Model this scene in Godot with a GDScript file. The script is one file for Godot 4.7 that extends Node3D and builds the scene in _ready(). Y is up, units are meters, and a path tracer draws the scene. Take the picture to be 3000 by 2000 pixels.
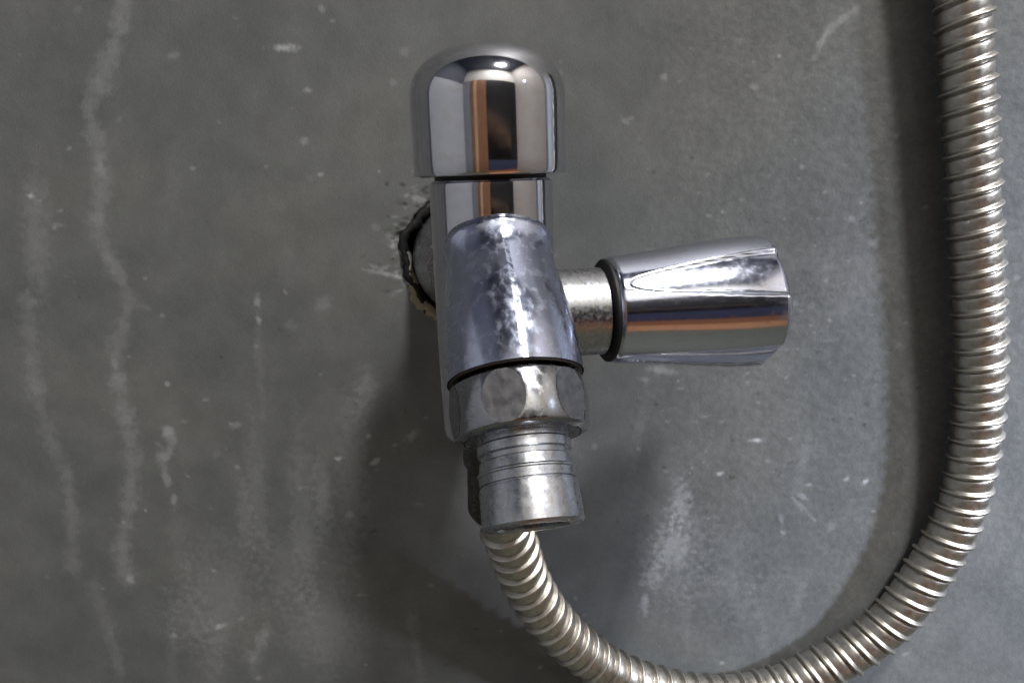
extends Node3D
# A chrome two-way wall tap and a corrugated metal hose on a dark cement wall.
# Units are metres. The wall's face is the plane z = 0; the tap stands 0.6 m above the floor.

const UP := Vector3(0, 0.6, 0)            # the middle of the photographed stretch of wall
const MM := 0.001
var tap: Node3D
var mats := {}


func _ready() -> void:
	# camera
	var cam := Camera3D.new()
	cam.name = "camera"
	add_child(cam)
	cam.position = UP + Vector3(0, 46.2, 217.1) * MM
	cam.rotation_degrees = Vector3(-12, 0, 0)
	cam.fov = 49.5
	cam.near = 0.01
	cam.far = 20.0
	cam.current = true
	# air and exposure
	var env := Environment.new()
	env.background_mode = Environment.BG_COLOR
	env.background_color = Color(0, 0, 0)
	env.tonemap_mode = Environment.TONE_MAPPER_LINEAR
	env.tonemap_exposure = 1.07
	env.sdfgi_enabled = true
	env.ssao_enabled = true
	env.ssil_enabled = true
	var we := WorldEnvironment.new()
	we.name = "environment"
	we.environment = env
	add_child(we)
	# the ceiling lamp and the cool spot lamp on the right wall
	lamp(Vector3(0.44, 2.262, 0.78), 0.2, 4.1)
	spot_lamp(Vector3(1.09, 1.22, 0.72), UP + Vector3(0.30, 0.0, 0), 7.3, 4.6)
	make_materials()
	room()
	wall()
	build_tap()
	build_hose()


# ---------------------------------------------------------------- helpers

func tag(o: Node, label: String, category: String) -> void:
	o.set_meta("label", label)
	o.set_meta("category", category)


func put(called: String, mesh: Mesh, m: Material, parent: Node) -> MeshInstance3D:
	var o := MeshInstance3D.new()
	o.name = called
	o.mesh = mesh
	o.material_override = m
	parent.add_child(o, true)
	return o


func structure(called: String, mesh: Mesh, m: Material) -> MeshInstance3D:
	var o := put(called, mesh, m, self)
	o.set_meta("kind", "structure")
	return o


# rows of points joined into a smooth skin; «sharp» lists the rows at which the shading breaks
func skin(rows: Array, closed: bool, sharp := {}) -> ArrayMesh:
	var st := SurfaceTool.new()
	st.begin(Mesh.PRIMITIVE_TRIANGLES)
	var g := 0
	var n: int = rows[0].size()
	var last := n if closed else n - 1
	for i in rows.size() - 1:
		if sharp.has(i):
			g += 1
		st.set_smooth_group(g)
		var a: PackedVector3Array = rows[i]
		var b: PackedVector3Array = rows[i + 1]
		for j in last:
			var k := (j + 1) % n
			var u0 := float(j) / n
			var u1 := float(j + 1) / n
			var v0 := float(i) / rows.size()
			var v1 := float(i + 1) / rows.size()
			if a[j] != a[k]:
				st.set_uv(Vector2(u0, v0)); st.add_vertex(a[j])
				st.set_uv(Vector2(u1, v1)); st.add_vertex(b[k])
				st.set_uv(Vector2(u1, v0)); st.add_vertex(a[k])
			if b[j] != b[k]:
				st.set_uv(Vector2(u0, v0)); st.add_vertex(a[j])
				st.set_uv(Vector2(u0, v1)); st.add_vertex(b[j])
				st.set_uv(Vector2(u1, v1)); st.add_vertex(b[k])
	st.generate_normals()
	return st.commit()


# a profile of (radius, height) in millimetres turned round «axis» from «at»
func lathe(profile: Array, at: Vector3, axis: Vector3, n := 96) -> ArrayMesh:
	var ax := axis.normalized()
	var e1 := ax.cross(Vector3(0.31, 0.2, 0.93)).normalized()
	var e2 := ax.cross(e1)
	var rows := []
	var sharp := {}
	for i in profile.size():
		var p: Vector2 = profile[i]
		var row := PackedVector3Array()
		for j in n:
			var t := TAU * j / n
			row.append(at + (ax * p.y + (e1 * cos(t) + e2 * sin(t)) * p.x) * MM)
		rows.append(row)
		if i > 0 and i < profile.size() - 1:
			var d0: Vector2 = (p - profile[i - 1]).normalized()
			var d1: Vector2 = (profile[i + 1] - p).normalized()
			if d0.dot(d1) < 0.9:
				sharp[i] = true
	return skin(rows, true, sharp)


func box(size: Vector3) -> BoxMesh:
	var b := BoxMesh.new()
	b.size = size
	return b


func slab(called: String, lo: Vector3, hi: Vector3, m: Material) -> MeshInstance3D:
	var o := structure(called, box(hi - lo), m)
	o.position = (lo + hi) / 2
	return o


func noise(seed_: int, freq: float, octaves := 4, kind := FastNoiseLite.TYPE_SIMPLEX_SMOOTH) -> FastNoiseLite:
	var f := FastNoiseLite.new()
	f.seed = seed_
	f.noise_type = kind
	f.frequency = freq
	f.fractal_octaves = octaves
	return f


# ---------------------------------------------------------------- materials

func plain(c: Color, rough: float, metal := 0.0) -> StandardMaterial3D:
	var m := StandardMaterial3D.new()
	m.albedo_color = c
	m.roughness = rough
	m.metallic = metal
	return m


# noise between two greys as a seamless texture
func grain(seed_: int, freq: float, octaves: int, ramp: Array, px := 512) -> ImageTexture:
	var im := noise(seed_, freq, octaves).get_seamless_image(px, px, false, false, 0.15, true)
	im.convert(Image.FORMAT_L8)
	var bytes := im.get_data()
	var lut := []
	for v in 256:
		var t := v / 255.0
		var c: Color = ramp[-1][1]
		for k in ramp.size() - 1:
			if t <= ramp[k + 1][0]:
				var w: float = clampf((t - ramp[k][0]) / maxf(ramp[k + 1][0] - ramp[k][0], 0.001), 0, 1)
				c = (ramp[k][1] as Color).lerp(ramp[k + 1][1], w)
				break
		lut.append([int(c.r * 255), int(c.g * 255), int(c.b * 255)])
	var outb := PackedByteArray()
	outb.resize(px * px * 3)
	for i in px * px:
		var l: Array = lut[bytes[i]]
		outb[i * 3] = l[0]
		outb[i * 3 + 1] = l[1]
		outb[i * 3 + 2] = l[2]
	return ImageTexture.create_from_image(Image.create_from_data(px, px, false, Image.FORMAT_RGB8, outb))


func grey(v: float) -> Color:
	return Color(v, v, v)


func bumps(seed_: int, freq: float, octaves: int, strength: float, px := 512) -> ImageTexture:
	var im := noise(seed_, freq, octaves).get_seamless_image(px, px, false, false, 0.15, true)
	im.convert(Image.FORMAT_RGBA8)
	im.bump_map_to_normal_map(strength)
	return ImageTexture.create_from_image(im)


func chrome(c: Color, rough: ImageTexture, color: ImageTexture, normal: ImageTexture, bump: float, size_mm: Vector3) -> StandardMaterial3D:
	var m := plain(c, 1.0, 1.0)
	m.roughness_texture = rough
	m.albedo_texture = color
	m.metallic_specular = 0.5
	if normal:
		m.normal_enabled = true
		m.normal_texture = normal
		m.normal_scale = bump
	m.uv1_triplanar = true
	m.uv1_scale = Vector3(1.0 / size_mm.x, 1.0 / size_mm.y, 1.0 / size_mm.z) / MM
	return m


func make_materials() -> void:
	var clean := grain(3, 0.012, 4, [[0.0, grey(0.07)], [0.55, grey(0.08)], [0.8, grey(0.13)], [1.0, grey(0.2)]])
	var worn := grain(5, 0.02, 5, [[0.0, grey(0.1)], [0.45, grey(0.14)], [0.7, grey(0.26)], [1.0, grey(0.45)]])
	var limed := grain(8, 0.018, 5, [[0.0, grey(0.12)], [0.45, grey(0.17)], [0.65, grey(0.26)], [0.8, grey(0.42)], [1.0, grey(0.55)]])
	var tone := grain(11, 0.015, 4, [[0.0, Color(0.86, 0.86, 0.88)], [0.6, Color(0.9, 0.9, 0.91)], [1.0, Color(0.84, 0.82, 0.78)]])
	var lime := grain(14, 0.022, 5, [[0.0, Color(0.74, 0.73, 0.72)], [0.45, Color(0.82, 0.81, 0.8)], [0.7, Color(0.8, 0.78, 0.74)], [1.0, Color(0.66, 0.62, 0.55)]])
	var ripple := bumps(21, 0.03, 4, 5.0)
	var streak := grain(63, 0.03, 5, [[0.0, grey(0.15)], [0.45, grey(0.2)], [0.7, grey(0.28)], [1.0, grey(0.45)]])
	var matt := grain(64, 0.025, 5, [[0.0, grey(0.31)], [0.45, grey(0.38)], [0.7, grey(0.45)], [1.0, grey(0.58)]])
	var blotch := grain(66, 0.016, 5, [[0.0, grey(0.14)], [0.45, grey(0.18)], [0.62, grey(0.3)], [0.8, grey(0.44)], [1.0, grey(0.55)]])
	var dull := grain(61, 0.025, 5, [[0.0, grey(0.22)], [0.45, grey(0.28)], [0.7, grey(0.4)], [1.0, grey(0.6)]])
	mats.cap = chrome(Color(0.92, 0.92, 0.94), clean, tone, null, 0, Vector3(40, 40, 40))
	mats.body = chrome(Color(0.88, 0.88, 0.9), clean, tone, null, 0, Vector3(30, 30, 30))
	mats.spout = chrome(Color(0.8, 0.83, 0.92), blotch, tone, null, 0, Vector3(24, 28, 24))
	mats.handle = chrome(Color(0.88, 0.9, 0.97), grain(31, 0.02, 4, [[0.0, grey(0.1)], [0.5, grey(0.13)], [0.8, grey(0.19)], [1.0, grey(0.3)]]), tone, null, 0, Vector3(30, 18, 18))
	mats.lime = chrome(Color(0.76, 0.78, 0.83), limed, lime, ripple, 0.03, Vector3(22, 22, 22))
	mats.nickel = chrome(Color(0.8, 0.82, 0.86), dull, lime, ripple, 0.06, Vector3(20, 20, 20))
	var brown := grain(41, 0.02, 4, [[0.0, Color(0.7, 0.68, 0.64)], [0.4, Color(0.82, 0.81, 0.79)], [0.7, Color(0.85, 0.84, 0.82)], [1.0, Color(0.66, 0.6, 0.55)]])
	mats.hose = chrome(Color(0.9, 0.89, 0.875), matt, brown, ripple, 0.06, Vector3(26, 26, 26))
	mats.scaled = chrome(Color(0.84, 0.87, 0.93), dull, lime, ripple, 0.03, Vector3(20, 20, 20))
	mats.flat = chrome(Color(0.62, 0.63, 0.66), grain(51, 0.015, 3, [[0.0, grey(0.3)], [1.0, grey(0.55)]]), grain(52, 0.012, 4, [[0.0, Color(0.55, 0.54, 0.53)], [0.5, Color(0.8, 0.79, 0.78)], [1.0, Color(0.9, 0.88, 0.86)]]), null, 0, Vector3(14, 14, 14))
	mats.flat.metallic = 1.0
	mats.old = chrome(Color(0.42, 0.42, 0.41), dull, lime, null, 0, Vector3(20, 20, 20))
	mats.black = plain(Color(0.03, 0.03, 0.035), 0.6)
	mats.washer = plain(Color(0.3, 0.27, 0.25), 0.5, 0.3)
	mats.plaster = plain(Color(0.58, 0.55, 0.46), 0.8)


# ---------------------------------------------------------------- lamp and room

func lamp(at: Vector3, side: float, energy: float) -> void:
	var o := Node3D.new()
	o.name = "ceiling_lamp"
	add_child(o)
	o.position = at
	tag(o, "square white lamp on the ceiling that lights the tap", "ceiling lamp")
	var f := put("frame", box(Vector3(side + 0.03, 0.03, side + 0.03)), plain(Color(0.85, 0.85, 0.85), 0.5), o)
	f.position.y = 0.022
	var glow := plain(Color(0.9, 0.9, 0.9), 0.5)
	glow.emission_enabled = true
	glow.emission = Color(0.98, 0.99, 1.0)
	glow.emission_energy_multiplier = 14.0
	put("diffuser", box(Vector3(side, 0.012, side)), glow, o)
	var l := AreaLight3D.new()
	l.name = "lamp_light"
	l.area_size = Vector2(side, side)
	l.light_color = Color(1.0, 0.985, 0.965)
	l.light_energy = energy
	l.shadow_enabled = true
	l.position = Vector3(0, -0.012, 0)
	l.rotation_degrees.x = -90
	o.add_child(l)


func spot_lamp(at: Vector3, target: Vector3, cone: float, energy: float) -> void:
	var o := Node3D.new()
	o.name = "spot_lamp"
	add_child(o)
	o.position = at
	o.look_at_from_position(at, target, Vector3.UP)
	tag(o, "small cool white spot lamp on the right wall", "spot lamp")
	put("housing", lathe([Vector2(0, 70), Vector2(34, 70), Vector2(40, 60), Vector2(42, 4), Vector2(40, 0), Vector2(34, 0), Vector2(33, 12)], Vector3.ZERO, Vector3(0, 0, 1), 48), plain(Color(0.3, 0.3, 0.32), 0.4, 0.5), o)
	var glow := plain(Color(0.9, 0.9, 0.9), 0.5)
	glow.emission_enabled = true
	glow.emission = Color(0.85, 0.92, 1.0)
	glow.emission_energy_multiplier = 20.0
	put("lens", lathe([Vector2(0, 10), Vector2(33, 10), Vector2(33, 12), Vector2(0, 12)], Vector3.ZERO, Vector3(0, 0, 1), 48), glow, o)
	var l := SpotLight3D.new()
	l.name = "spot_light"
	l.position = Vector3(0, 0, -0.004)
	l.spot_angle = cone
	l.spot_angle_attenuation = 0.45
	l.spot_range = 4.0
	l.spot_attenuation = 2.0
	l.light_size = 0.085
	l.light_color = Color(0.88, 0.92, 1.0)
	l.light_energy = energy
	l.shadow_enabled = true
	o.add_child(l)


func room() -> void:
	var paint := plain(Color(0.58, 0.6, 0.63), 0.7)
	slab("floor", Vector3(-0.95, -0.1, -0.12), Vector3(1.25, 0, 1.45), plain(Color(0.34, 0.35, 0.3), 0.6))
	slab("ceiling", Vector3(-0.95, 2.3, -0.12), Vector3(1.25, 2.4, 1.45), plain(Color(0.33, 0.36, 0.44), 0.9))
	slab("wall_left", Vector3(-0.95, 0, -0.12), Vector3(-0.85, 2.3, 1.45), plain(Color(0.28, 0.3, 0.35), 0.7))
	slab("painted_dado", Vector3(-0.85, 0, 0.05), Vector3(-0.835, 1.15, 1.32), plain(Color(0.66, 0.68, 0.71), 0.7))
	slab("wall_right", Vector3(1.15, 0, -0.12), Vector3(1.25, 2.3, 1.45), plain(Color(0.66, 0.64, 0.62), 0.7))
	# the wall behind the camera: cream paint above, a wooden door and dark panelling with a wooden foot below
	slab("wall_opposite", Vector3(-0.85, 0, 1.35), Vector3(1.15, 2.3, 1.45), plain(Color(0.82, 0.81, 0.78), 0.7))
	slab("panel_left", Vector3(-0.85, 0.0, 1.325), Vector3(-0.52, 1.3, 1.348), paint)
	var d := put("door", box(Vector3(0.5, 1.3, 0.04)), plain(Color(0.6, 0.43, 0.32), 0.5), self)
	var edge := put("frame", box(Vector3(0.1, 1.3, 0.05)), plain(Color(0.86, 0.7, 0.55), 0.5), d)
	edge.position = Vector3(-0.1, 0, -0.006)
	d.position = Vector3(-0.265, 0.655, 1.328)
	tag(d, "brown wooden door behind the camera", "door")
	slab("navy_panel", Vector3(-0.01, 0.235, 1.325), Vector3(1.14, 0.598, 1.348), plain(Color(0.24, 0.27, 0.38), 0.6))
	slab("dark_panel", Vector3(-0.01, 0.6, 1.325), Vector3(1.14, 1.3, 1.348), plain(Color(0.05, 0.05, 0.065), 0.6))
	slab("wooden_rail", Vector3(0.0, 0.745, 1.29), Vector3(0.8, 0.775, 1.324), plain(Color(0.4, 0.31, 0.24), 0.6))
	slab("wooden_skirting", Vector3(-0.01, 0.0, 1.32), Vector3(1.14, 0.23, 1.348), plain(Color(0.68, 0.48, 0.34), 0.6))
	var mat := put("bath_mat", box(Vector3(1.0, 0.012, 0.45)), plain(Color(0.66, 0.47, 0.32), 0.9), self)
	mat.position = Vector3(0.55, 0.008, 1.07)
	tag(mat, "orange mat on the floor in front of the tap", "mat")


# ---------------------------------------------------------------- wall

const HOLE := Vector2(-9.0, 26.0)

func hole_radius(a: float) -> float:
	return 20.2 + 1.6 * cos(a - 3.3) + 1.0 * sin(3.0 * a + 0.4) + 0.5 * sin(7.0 * a) + 0.35 * sin(17.0 * a + 1.0) + 0.22 * sin(41.0 * a) * sin(23.0 * a)


func wall() -> void:
	var n := 192
	var scales := [0.0, 0.4, 1.2, 3.0, 8.0]
	var st := SurfaceTool.new()
	st.begin(Mesh.PRIMITIVE_TRIANGLES)
	var rows := []
	var ring := PackedVector3Array()
	for depth in [-15.0, -6.0, -0.5]:
		ring = PackedVector3Array()
		for j in n:
			var a := TAU * j / n
			ring.append(Vector3(HOLE.x + cos(a) * hole_radius(a), HOLE.y + sin(a) * hole_radius(a), depth))
		rows.append(ring)
	for s in scales:
		ring = PackedVector3Array()
		for j in n:
			var a := TAU * j / n
			var r: float = hole_radius(a) + s + 0.4
			ring.append(Vector3(HOLE.x + cos(a) * r, HOLE.y + sin(a) * r, 0))
		rows.append(ring)
	ring = PackedVector3Array()
	for j in n:
		var a := TAU * j / n
		var d := Vector2(cos(a), sin(a))
		var t := 1e9
		if absf(d.x) > 1e-6:
			t = minf(t, ((1160.0 if d.x > 0 else -860.0) - HOLE.x) / d.x)
		if absf(d.y) > 1e-6:
			t = minf(t, ((1710.0 if d.y > 0 else -610.0) - HOLE.y) / d.y)
		ring.append(Vector3(HOLE.x + d.x * t, HOLE.y + d.y * t, 0))
	rows.append(ring)
	var uv := func(p: Vector3) -> Vector2: return Vector2((p.x + 200.0) / 400.0, (140.0 - p.y) / 300.0)
	for i in rows.size() - 1:
		st.set_smooth_group(0 if i < 2 else 1)
		for j in n:
			var k := (j + 1) % n
			for p in [rows[i][j], rows[i][k], rows[i + 1][k], rows[i][j], rows[i + 1][k], rows[i + 1][j]]:
				st.set_uv(uv.call(p))
				st.add_vertex(p * MM)
	for j in n:
		for p in [Vector3(HOLE.x, HOLE.y, -15), rows[0][(j + 1) % n], rows[0][j]]:
			st.set_uv(uv.call(p))
			st.add_vertex(p * MM)
	st.generate_normals()
	st.generate_tangents()
	var w := structure("wall", st.commit(), wall_material())
	w.position = UP
	slab("wall_core", Vector3(-0.85, 0, -0.12), Vector3(1.15, 2.3, -0.016), plain(Color(0.35, 0.35, 0.34), 0.9))
	# the chipped edge of plaster below the hole
	var chip := []
	for i in 29:
		var t := i / 28.0
		var a := deg_to_rad(lerpf(188, 252, t))
		var wide := 3.4 * sin(PI * pow(t, 0.8)) * (1.0 + 0.18 * sin(i * 1.9)) + 0.15
		var row := PackedVector3Array()
		for j in 9:
			var c := j / 8.0
			var r := hole_radius(a) - 0.3 + wide * c + 0.5
			row.append(Vector3(HOLE.x + cos(a) * r, HOLE.y + sin(a) * r, -0.4 + (1.4 + 0.2 * sin(i * 2.7)) * sin(PI * clampf(c * 0.96 + 0.04, 0, 1)) * minf(1.0, wide)) * MM)
		chip.append(row)
	put("chipped_plaster", skin(chip, false), mats.plaster, w)


func wall_material() -> StandardMaterial3D:
	var W := 1600
	var H := 1200
	var k := 4.0                                    # pixels per millimetre
	var stain := PackedFloat32Array()
	stain.resize(W * H)
	var rough := noise(77, 0.035, 4)
	# drips of lime that ran down the wall
	var runs := [
		[[Vector2(-105, 98), Vector2(-110, 84), Vector2(-114, 76), Vector2(-119, 67), Vector2(-118, 57), Vector2(-118, 46), Vector2(-120.6, 34), Vector2(-118, 25), Vector2(-114.6, 16), Vector2(-114.4, 10), Vector2(-118.7, -1), Vector2(-120, -9), Vector2(-118.7, -23), Vector2(-118, -37), Vector2(-121.5, -56), Vector2(-125, -68), Vector2(-124, -79)], 2.8, 0.22],
		[[Vector2(-144, 14), Vector2(-145, -13), Vector2(-143, -30), Vector2(-139, -44), Vector2(-141, -74)], 2.6, 0.16],
		[[Vector2(-106.6, -27.5), Vector2(-105.5, -32.5), Vector2(-108.7, -38), Vector2(-107.7, -45)], 1.9, 0.34],
		[[Vector2(-44, 21.7), Vector2(-35.4, 20), Vector2(-30, 17.6)], 0.9, 0.45],
		[[Vector2(94, 93), Vector2(87, 87.5), Vector2(83.8, 80.7)], 1.3, 0.3],
		[[Vector2(88, -50), Vector2(91, -53), Vector2(96, -58)], 0.8, 0.22],
		[[Vector2(-80, -95), Vector2(-86, -108)], 2.4, 0.2],
		[[Vector2(-33, -92), Vector2(-30, -118)], 2.2, 0.14],
		[[Vector2(-135, -80), Vector2(-130, -112)], 2.8, 0.12],
	]
	for run in runs:
		var pts: Array = run[0]
		for s in pts.size() - 1:
			var steps := int((pts[s + 1] - pts[s]).length() * 2) + 1
			for q in steps:
				var c: Vector2 = (pts[s] as Vector2).cubic_interpolate(pts[s + 1], pts[maxi(s - 1, 0)], pts[mini(s + 2, pts.size() - 1)], q / float(steps))
				var r: float = run[1] * (1.05 + 0.7 * rough.get_noise_2d(c.x * 4, c.y * 4))
				blot(stain, W, H, k, c, Vector2(r, r), 0, run[2] * (0.95 + 0.9 * rough.get_noise_2d(c.x * 5 + 90, c.y * 5)), 0.9, true, rough)
	# single specks, splashes and powdery patches: x, y, half width, half height, turn, strength
	for s in specks():
		blot(stain, W, H, k, Vector2(s[0], s[1]), Vector2(s[2], s[3]), s[4], s[5] * (1.0 if s[3] < 3.5 else 1.6), 0.9, false, rough)
	var rng := RandomNumberGenerator.new()
	rng.seed = 12
	for i in 420:                                   # fine grit, thickest on the right of the tap
		var p := Vector2(rng.randfn(82, 26), rng.randfn(2, 38)) if i < 300 else Vector2(rng.randf_range(-150, 150), rng.randf_range(-115, 95))
		var s := rng.randf_range(0.25, 0.75)
		blot(stain, W, H, k, p, Vector2(s * rng.randf_range(1, 2.2), s), rng.randf_range(-25, 25), rng.randf_range(0.06, 0.28) * (1.0 if rng.randf() < 0.6 else -0.8), 1.0, false, rough)
	for i in 90:                                    # splashes
		var p := Vector2(rng.randf_range(-150, 150), rng.randf_range(-118, 96))
		var s := rng.randf_range(0.5, 1.5)
		blot(stain, W, H, k, p, Vector2(s * rng.randf_range(0.8, 2.0), s), rng.randf_range(-35, 35), rng.randf_range(0.1, 0.38), 0.9, false, rough)
	for i in 26:                                    # pale smears
		var p := Vector2(rng.randf_range(-150, 130), rng.randf_range(-118, 60))
		blot(stain, W, H, k, p, Vector2(rng.randf_range(1.5, 4), rng.randf_range(6, 22)), rng.randf_range(-8, 12), rng.randf_range(0.04, 0.13), 0.9, false, rough)
	# chips round the hole
	for i in 60:
		var a := rng.randf_range(2.2, 3.6)
		var r := hole_radius(a) + absf(rng.randfn(0, 5.0)) + 1.0
		blot(stain, W, H, k, HOLE + Vector2(cos(a), sin(a)) * r, Vector2(rng.randf_range(0.7, 2.4), rng.randf_range(0.4, 1.0)), rng.randf_range(-30, 20), rng.randf_range(0.12, 0.4) * (1.0 if rng.randf() < 0.55 else -1.0), 0.9, false, rough)
	var broad := noise(4, 0.0035, 4).get_image(W, H, false, false, true)
	broad.convert(Image.FORMAT_L8)
	var mid := noise(9, 0.016, 5).get_image(W, H, false, false, true)
	mid.convert(Image.FORMAT_L8)
	var pits := noise(16, 0.075, 4).get_image(W, H, false, false, true)
	pits.convert(Image.FORMAT_L8)
	var pit := pits.get_data()
	var fine := noise(15, 0.4, 2).get_image(W, H, false, false, true)
	fine.convert(Image.FORMAT_L8)
	var b := broad.get_data()
	var m := mid.get_data()
	var f := fine.get_data()
	var rgb := PackedByteArray()
	rgb.resize(W * H * 3)
	var high := PackedByteArray()
	high.resize(W * H)
	for y in H:
		for x in W:
			var i := y * W + x
			var s: float = stain[i]
			var g := smoothstep(880.0, 1060.0, float(x)) * (1.0 - 0.4 * smoothstep(780.0, 1000.0, float(y)))
			var v := 98.0 + (b[i] - 128) * 0.06 + (m[i] - 128) * 0.055 + (f[i] - 128) * 0.07 + (pit[i] - 128) * (0.015 + 0.05 * g)
			var t := (b[i] - 128) * 0.008
			v += s * 88.0
			rgb[i * 3] = clampi(int(v + t - 2.0), 0, 255)
			rgb[i * 3 + 1] = clampi(int(v + t * 0.3 + 0.7), 0, 255)
			rgb[i * 3 + 2] = clampi(int(v - t + 1.5 + s * 6.0), 0, 255)
			high[i] = clampi(int(110 + (m[i] - 128) * 0.1 + (f[i] - 128) * 0.1 + (pit[i] - 128) * (0.1 + 0.34 * g) + s * 80.0), 0, 255)
	var mat := StandardMaterial3D.new()
	mat.albedo_texture = ImageTexture.create_from_image(Image.create_from_data(W, H, false, Image.FORMAT_RGB8, rgb))
	var hi := Image.create_from_data(W, H, false, Image.FORMAT_L8, high)
	hi.convert(Image.FORMAT_RGBA8)
	hi.bump_map_to_normal_map(2.0)
	mat.normal_enabled = true
	mat.normal_texture = ImageTexture.create_from_image(hi)
	mat.normal_scale = 0.5
	mat.roughness = 0.6
	return mat


func specks() -> Array:
	return [
		[-63, 83, 4.6, 1.3, 0, 0.75], [-94, 81, 2.2, 1.2, 0, 0.25], [-57.4, 72, 1.5, 1, 20, 0.4], [-55, 49, 1.1, 0.9, 0, 0.45], [-139, 43, 1.8, 0.9, 0, 0.7],
		[-75.6, 12.4, 1.3, 3.1, 0, 0.4], [-75.8, 6.5, 1, 1.3, 0, 0.45], [-56, 11.5, 2.8, 2.6, 0, 0.2], [-66.4, 5.2, 2.6, 2.3, 0, 0.18], [-105, -13, 1.2, 1.1, 0, 0.45],
		[-93.8, -18, 1.3, 0.8, 0, 0.4], [-54, -37, 2, 0.8, 0, 0.6], [-43, -38, 2.7, 1.2, -30, 0.5], [-31, -29.6, 3.5, 1.6, -35, 0.33], [-106.5, -51, 1.2, 2.7, 0, 0.42],
		[-95.5, -95, 2.3, 1.1, -30, 0.4], [-95.6, -75, 1.3, 0.8, 0, 0.3], [-29.7, 82, 1.7, 1.9, 0, 0.2], [-123, -78, 2, 1.7, 0, 0.35],
		[75, -31, 2.2, 0.9, 0, 0.7], [64.6, -42, 1.4, 1.1, 0, 0.7], [68.5, -43.2, 1.1, 1, 0, -0.3], [110, -44.8, 1.6, 1.1, -30, 0.6], [104.5, -43.6, 1.2, 1.1, 0, 0.45],
		[92.5, -45.7, 1.4, 0.7, 0, 0.5], [86, -62, 1.4, 1.1, 0, 0.45], [85, -57, 1.1, 1.9, -20, 0.35], [91, -49.7, 3, 1.1, 30, 0.3], [100.6, -60, 1.9, 2.8, 0, 0.22],
		[109, 59.7, 1.1, 1.1, 0, 0.35], [82.6, 51, 1, 0.9, 0, 0.3], [74, 81, 1, 0.7, 0, 0.4], [51, -66, 6.5, 9, 0, 0.2], [45.3, -76.7, 4.2, 6, 20, 0.17],
		[52.6, -51, 4, 10, 0, 0.24], [52, -70, 12, 22, 12, 0.13], [70, -84, 13, 12, 0, 0.07], [-50, -45, 6, 34, 4, 0.12], [-66, -60, 5, 38, 0, 0.1], [-80, -50, 4, 30, 0, 0.1], [-95, -85, 14, 26, 8, 0.1], [-62, -95, 16, 18, 0, 0.1], [-139, 30, 5, 22, 6, 0.12], [43, -87.5, 2.3, 4.2, 0, 0.22], [63, 85, 1.4, 1, 0, 0.2], [-40, 34, 1.8, 1.3, 0, 0.2], [-27.7, 42.2, 2.8, 1.3, 10, 0.4],
		[-49.7, 90, 1.2, 0.7, 0, 0.3], [-59.7, -51, 3.3, 16.4, 0, 0.13], [-84.6, -55.6, 2.7, 15, 0, 0.1], [-44.5, -15.7, 4, 9.3, 10, 0.12], [-73, -74, 8.4, 17, 0, 0.08],
		[-107, -92, 8.5, 13, 0, 0.09], [-108.5, 19, 1, 0.8, 0, 0.3], [-132, 34.7, 2.3, 0.9, 0, 0.22], [-44.4, -29.6, 1.1, 0.7, 0, 0.3], [-36.5, -32.5, 1.3, 0.7, -20, 0.3],
		[9.2, -109.8, 1, 1.2, 0, 0.4], [-48.7, -83.6, 2.3, 0.7, 0, 0.25], [-29.6, -52, 2.2, 0.7, 10, 0.2], [45.3, -8.9, 5.3, 1.6, 5, 0.4], [40, -11.6, 2.4, 1.2, 0, 0.3],
		[129.7, -105, 2, 1, -20, 0.3], [84, -90, 14, 18, 10, 0.07], [70, -70, 10, 16, 0, 0.07], [100, 20, 14, 22, 0, 0.05],
	]


# one soft, ragged spot in the stain map; «keep» takes the larger value, else it adds
func blot(map: PackedFloat32Array, W: int, H: int, k: float, c: Vector2, half: Vector2, turn: float, strength: float, ragged: float, keep: bool, rough: FastNoiseLite) -> void:
	var reach := (maxf(half.x, half.y) * 1.5 + 0.5) * k
	var cx := (c.x + 200.0) * k
	var cy := (140.0 - c.y) * k
	var cs := cos(deg_to_rad(turn))
	var sn := sin(deg_to_rad(turn))
	for y in range(maxi(0, int(cy - reach)), mini(H, int(cy + reach) + 1)):
		for x in range(maxi(0, int(cx - reach)), mini(W, int(cx + reach) + 1)):
			var dx := (x - cx) / k
			var dy := (y - cy) / k
			var d := Vector2((dx * cs + dy * sn) / half.x, (dy * cs - dx * sn) / half.y).length()
			d += ragged * 0.6 * rough.get_noise_2d(x * 2.2, y * 2.2)
			var v := strength * (1.0 - smoothstep(0.15, 1.2, d))
			var i := y * W + x
			if keep:
				if v > map[i]:
					map[i] = v
			elif v != 0.0:
				map[i] = map[i] + v


# ---------------------------------------------------------------- tap

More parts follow.
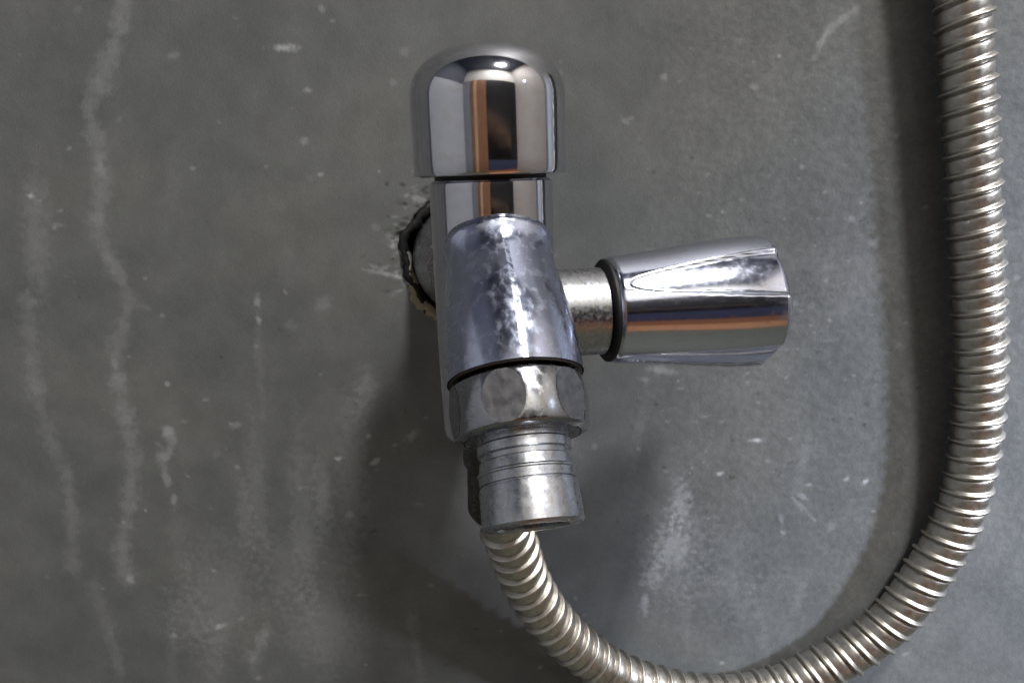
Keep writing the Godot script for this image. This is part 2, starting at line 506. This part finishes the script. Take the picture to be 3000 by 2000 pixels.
func build_tap() -> void:
	tap = Node3D.new()
	tap.name = "wall_tap"
	add_child(tap)
	tap.position = UP + Vector3(-12.2, 25.0, 0.7) * MM
	tap.basis = Basis(Vector3(0, 0, 1), deg_to_rad(2.0)) * Basis(Vector3(0, 1, 0), deg_to_rad(9.5))
	tag(tap, "chrome two-way wall tap with domed top knob and fluted side handle", "tap")
	var Y := Vector3(0, 1, 0)
	var Z := Vector3(0, 0, 1)
	# inlet
	put("inlet_nut", lathe([Vector2(9, -12), Vector2(16.4, -12), Vector2(16.4, 1.5), Vector2(15.8, 3), Vector2(14.6, 8), Vector2(13.9, 9.6), Vector2(13.2, 14), Vector2(11, 14)], Vector3.ZERO, Z), mats.nickel, tap)
	put("inlet_pipe", lathe([Vector2(10.6, 13), Vector2(10.6, 45)], Vector3.ZERO, Z), mats.body, tap)
	var crust := noise(91, 1.0, 3)
	var seal := []
	for j in 193:
		var a := TAU * j / 192
		var row := PackedVector3Array()
		for q in 10:
			var b := TAU * q / 10
			var r := 18.9 + 0.7 * sin(a * 5) + 0.4 * sin(a * 11 + 2) + (1.25 + 1.3 * crust.get_noise_2d(cos(a) * 6, sin(a) * 6 + q)) * cos(b)
			row.append(Vector3(cos(a) * r, sin(a) * r, -4.0 + 1.6 * sin(b)) * MM)
		seal.append(row)
	seal[192] = seal[0]
	put("sealant", skin(seal, true), mats.black, tap)
	# upright body
	var B := Vector3(0, 0, 50) * MM
	put("body", lathe([Vector2(0, -37), Vector2(11.4, -37), Vector2(13.2, -35.6), Vector2(13.6, -34), Vector2(13.6, 20.6), Vector2(13.5, 21.3), Vector2(12.8, 21.9), Vector2(0, 21.9)], B, Y, 128), mats.body, tap)
	put("gap_ring", lathe([Vector2(12.3, 21.4), Vector2(12.3, 23.2)], B, Y), mats.black, tap)
	# domed knob
	var prof := [Vector2(10, 22.8), Vector2(16.0, 22.7), Vector2(16.55, 22.9), Vector2(16.75, 23.5)]
	for i in 5:
		prof.append(Vector2(16.78, 26.0 + i * 2.9))
	for i in 25:
		var t := PI / 2 * (i + 1) / 25.0
		prof.append(Vector2(16.78 * pow(maxf(cos(t), 0.0), 2.0 / 2.35), 38.2 + 11.9 * pow(sin(t), 2.0 / 2.35)))
	put("top_knob", lathe(prof, B, Y, 128), mats.cap, tap)
	# spout
	var p0 := Vector3(0, 3.6, 48)
	var p1 := Vector3(0, 3.6, 61.6)
	var p2 := Vector3(0, -17.4, 74.6)
	var rows := []
	for i in 97:
		var t := i / 96.0
		var c := p0.lerp(p1, t).lerp(p1.lerp(p2, t), t)
		var tan := (p1.lerp(p2, t) - p0.lerp(p1, t)).normalized()
		var front := Vector3(1, 0, 0).cross(tan).normalized()
		if front.z < 0 or front.y < -0.2:
			front = -front
		var r := lerpf(11.0, 13.75, smoothstep(0.0, 1.0, t))
		var row := PackedVector3Array()
		for j in 240:
			var a := TAU * j / 240 - PI
			var keel := 1.0 + 0.022 * exp(-absf(a) / 0.2)
			if absf(a) < 0.02 and i > 16:
				keel -= 0.009 + 0.009 * sin(i * 2.3) * sin(i * 0.7)
			var out := Vector3(1, 0, 0) * sin(a) + front * cos(a)
			var q := c + out * r * keel
			var off := Vector2(q.x, q.z - 50.0).length() - 13.6     # the casting flares where it leaves the upright body
			if q.y > -30.0:
				q += out * 3.3 * exp(-maxf(off, 0.0) / 2.6) * smoothstep(0.1, 0.85, cos(a))
			row.append(q * MM)
		rows.append(row)
	put("spout", skin(rows, true), mats.spout, tap)
	var dir := (p2 - p1).normalized()
	var E := p2 * MM
	put("spout_washer", lathe([Vector2(8, -0.2), Vector2(13.4, -0.2), Vector2(13.4, 0.3), Vector2(8, 0.4)], E, dir), mats.washer, tap)
	# the nut with its rounded wrench flats
	var nut := []
	for i in 41:
		var s := 0.35 + 11.65 * i / 40.0
		var u := (s - 6.3) / 5.7
		var R := 13.75 - 0.75 * u * u - (1.5 * pow(maxf(0, (absf(u) - 0.86) / 0.14), 2.0))
		var row := PackedVector3Array()
		var e1 := Vector3(1, 0, 0)
		var e2 := e1.cross(dir).normalized()
		if e2.z < 0:
			e2 = -e2
		for j in 180:
			var a := TAU * j / 180
			var d := fposmod(a + deg_to_rad(20) + PI / 6, PI / 3) - PI / 6
			var r := minf(R, 13.12 / cos(d))
			row.append((p2 + dir * s + (e1 * sin(a) + e2 * cos(a)) * r) * MM)
		nut.append(row)
	put("spout_nut", skin(nut, true), mats.lime, tap)
	var k1 := Vector3(1, 0, 0)
	var k2 := k1.cross(dir).normalized()
	if k2.z < 0:
		k2 = -k2
	for f in 6:
		var mid := f * PI / 3 - deg_to_rad(20)
		var flat := []
		for i in 33:
			var s := 1.0 + 10.6 * i / 32.0
			var u := (s - 6.3) / 5.7
			var R := 13.75 - 0.75 * u * u - (1.5 * pow(maxf(0, (absf(u) - 0.86) / 0.14), 2.0))
			if R <= 13.13:
				continue
			var half := acos(13.12 / R)
			var row := PackedVector3Array()
			for j in 17:
				var d := lerpf(-half, half, j / 16.0)
				row.append((p2 + dir * s + (k1 * sin(mid + d) + k2 * cos(mid + d)) * (13.15 / cos(d))) * MM)
			flat.append(row)
		put("wrench_flat", skin(flat, false), mats.flat, tap)
	put("nut_faces", lathe([Vector2(12.9, 0.45), Vector2(7, 0.45), Vector2(7, 11.9), Vector2(11.3, 12.0)], E, dir), mats.lime, tap)
	# the stepped nozzle
	var nz := [Vector2(8.8, 10), Vector2(8.8, 12.9), Vector2(9.15, 13.3), Vector2(9.15, 14.9), Vector2(8.6, 15.2), Vector2(8.55, 16.1), Vector2(8.95, 16.4), Vector2(9.2, 18.2), Vector2(9.6, 18.55), Vector2(9.6, 18.8), Vector2(9.3, 18.95), Vector2(9.32, 20.55), Vector2(9.0, 20.7), Vector2(9.0, 20.95), Vector2(9.4, 21.1), Vector2(9.52, 21.6), Vector2(9.68, 28.3), Vector2(9.4, 28.8), Vector2(6.9, 28.9), Vector2(6.5, 28.4), Vector2(6.3, 14.5), Vector2(0, 14.5)]
	put("nozzle", lathe(nz, E, dir, 120), mats.scaled, tap)
	# side valve and its handle
	var X := Vector3(1, 0, 0)
	var A := Vector3(0, -9, 50) * MM
	put("valve_stem", lathe([Vector2(10.2, 8), Vector2(10.2, 24.6), Vector2(9.5, 25.2), Vector2(6, 25.2)], A, X), mats.nickel, tap)
	put("valve_ring", lathe([Vector2(8, 24.9), Vector2(11.8, 25.35), Vector2(12.05, 25.6), Vector2(12.1, 26.2), Vector2(8, 26.4)], A, X), mats.black, tap)
	var hd := []
	var L := 38.5
	var nS := 120
	for i in nS + 1:
		var s := L * i / nS
		var R := 12.4 + 3.3 * smoothstep(-4.0, 36.0, s) - 0.5 * pow(maxf(0, 1 - s / 1.2), 2) - 0.9 * pow(maxf(0, (s - 37.2) / 1.3), 2)
		var row := PackedVector3Array()
		for j in 240:
			var a := TAU * j / 240
			var r := R
			if s > 2.5:
				var half := deg_to_rad(23.5) * pow((s - 2.5) / (L - 2.5), 0.42)
				var d := fposmod(a - deg_to_rad(36) + PI / 4, PI / 2) - PI / 4
				var edge := absf(d) / half
				var deep := 0.85 * pow(s / L, 0.6)
				r = R - deep * (1.0 - smoothstep(0.84, 1.0, edge)) - 0.35 * (s / L) * maxf(0, 1.0 - edge * edge)
			row.append(A + Vector3(26.3 + s, sin(a) * r, cos(a) * r) * MM)
		hd.append(row)
	for inner in [13.2, 12.9]:
		var row := PackedVector3Array()
		for j in 240:
			var a := TAU * j / 240
			var r: float = minf(inner, (hd[nS][j] - A - Vector3(26.3 + L, 0, 0) * MM).length() / MM - 0.6)
			row.append(A + Vector3(26.3 + L + (0.25 if inner > 13 else -0.3), sin(a) * r, cos(a) * r) * MM)
		hd.append(row)
	var tip := PackedVector3Array()
	for j in 240:
		tip.append(A + Vector3(26.3 + L, 0, 0) * MM)
	hd.append(tip)
	put("side_handle", skin(hd, true, {nS: true, nS + 1: true}), mats.handle, tap)
	# lower outlet for the hose
	var od := Vector3(0, -0.94, -0.34)
	put("hose_nut", lathe([Vector2(0, -2), Vector2(8.6, -2), Vector2(8.9, 1), Vector2(8.9, 9), Vector2(8.2, 10), Vector2(7.9, 11), Vector2(7.9, 25), Vector2(7.4, 26), Vector2(5, 26)], B + Vector3(0, -36, -1) * MM, od), mats.old, tap)


# ---------------------------------------------------------------- hose

func build_hose() -> void:
	var knots := [Vector3(-2.4, -20, 43.5), Vector3(-2.0, -40, 36), Vector3(0.2, -50, 31), Vector3(3.8, -64, 25), Vector3(11, -79.5, 19.5), Vector3(21.5, -94, 14.5), Vector3(36.4, -106.5, 10.5), Vector3(59.3, -114.7, 8.2), Vector3(82.9, -112.3, 8.2), Vector3(103.2, -101.5, 8.2), Vector3(118.5, -88.4, 8.2), Vector3(128.8, -70.3, 8.2), Vector3(135.7, -51.6, 8.3), Vector3(137.6, -29.4, 8.4), Vector3(136.1, -6.7, 8.5), Vector3(133.2, 12.5, 8.5), Vector3(128.8, 37, 8.6), Vector3(123.4, 66, 8.7), Vector3(118.2, 93.4, 8.8), Vector3(113.4, 116.2, 8.8), Vector3(109.2, 136, 8.8)]
	var cur := Curve3D.new()
	cur.bake_interval = 0.4
	for i in knots.size():
		var a: Vector3 = knots[maxi(i - 1, 0)]
		var b: Vector3 = knots[mini(i + 1, knots.size() - 1)]
		cur.add_point(knots[i], (a - b) / 6.0, (b - a) / 6.0)
	var total := cur.get_baked_length()
	var pitch := 5.55
	# the section of the wound strip over one pitch: how far along, and the radius
	var sect := [[0.0, 5.6], [0.04, 5.9], [0.08, 6.9], [0.12, 7.25], [0.17, 7.36], [0.22, 7.25], [0.27, 6.9], [0.31, 6.3], [0.36, 6.2], [0.45, 6.35], [0.60, 6.45], [0.75, 6.47], [0.9, 6.45], [0.97, 6.2]]
	var K := sect.size()
	var n := 44
	var turns := int(total / pitch) - 1
	# frames carried along the line without twist
	var N := int(total / 0.5) + 1
	var pos := PackedVector3Array()
	var tans := PackedVector3Array()
	var side := PackedVector3Array()
	var s0 := Vector3(1, 0, 0)
	for i in N + 1:
		var p := cur.sample_baked(minf(i * 0.5, total), true)
		var q := cur.sample_baked(minf(i * 0.5 + 0.5, total), true)
		var t := (q - p).normalized() if (q - p).length() > 0.01 else tans[i - 1]
		s0 = (s0 - t * s0.dot(t)).normalized()
		pos.append(p); tans.append(t); side.append(s0)
	var rows := []
	for i in turns * K + 1:
		var row := PackedVector3Array()
		var cell: Array = sect[i % K]
		var base: float = (i / K + cell[0]) * pitch
		for j in n + 1:
			var s := clampf(base + pitch * j / n, 0.0, total - 0.6)
			var x := s / 0.5
			var k := int(x)
			var w := x - k
			var c := pos[k].lerp(pos[k + 1], w)
			var t := tans[k].lerp(tans[k + 1], w).normalized()
			var e := side[k].lerp(side[k + 1], w)
			e = (e - t * e.dot(t)).normalized()
			var f := t.cross(e)
			var a := TAU * j / n
			row.append((c + (e * cos(a) + f * sin(a)) * float(cell[1])) * MM)
		rows.append(row)
	for i in turns * K + 1 - K:                     # one turn further on, the winding meets itself
		rows[i][n] = rows[i + K][0]
	var h := put("shower_hose", skin(rows, false), mats.hose, self)
	h.position = UP
	tag(h, "ribbed metal shower hose looping under the chrome tap and up the right side", "hose")
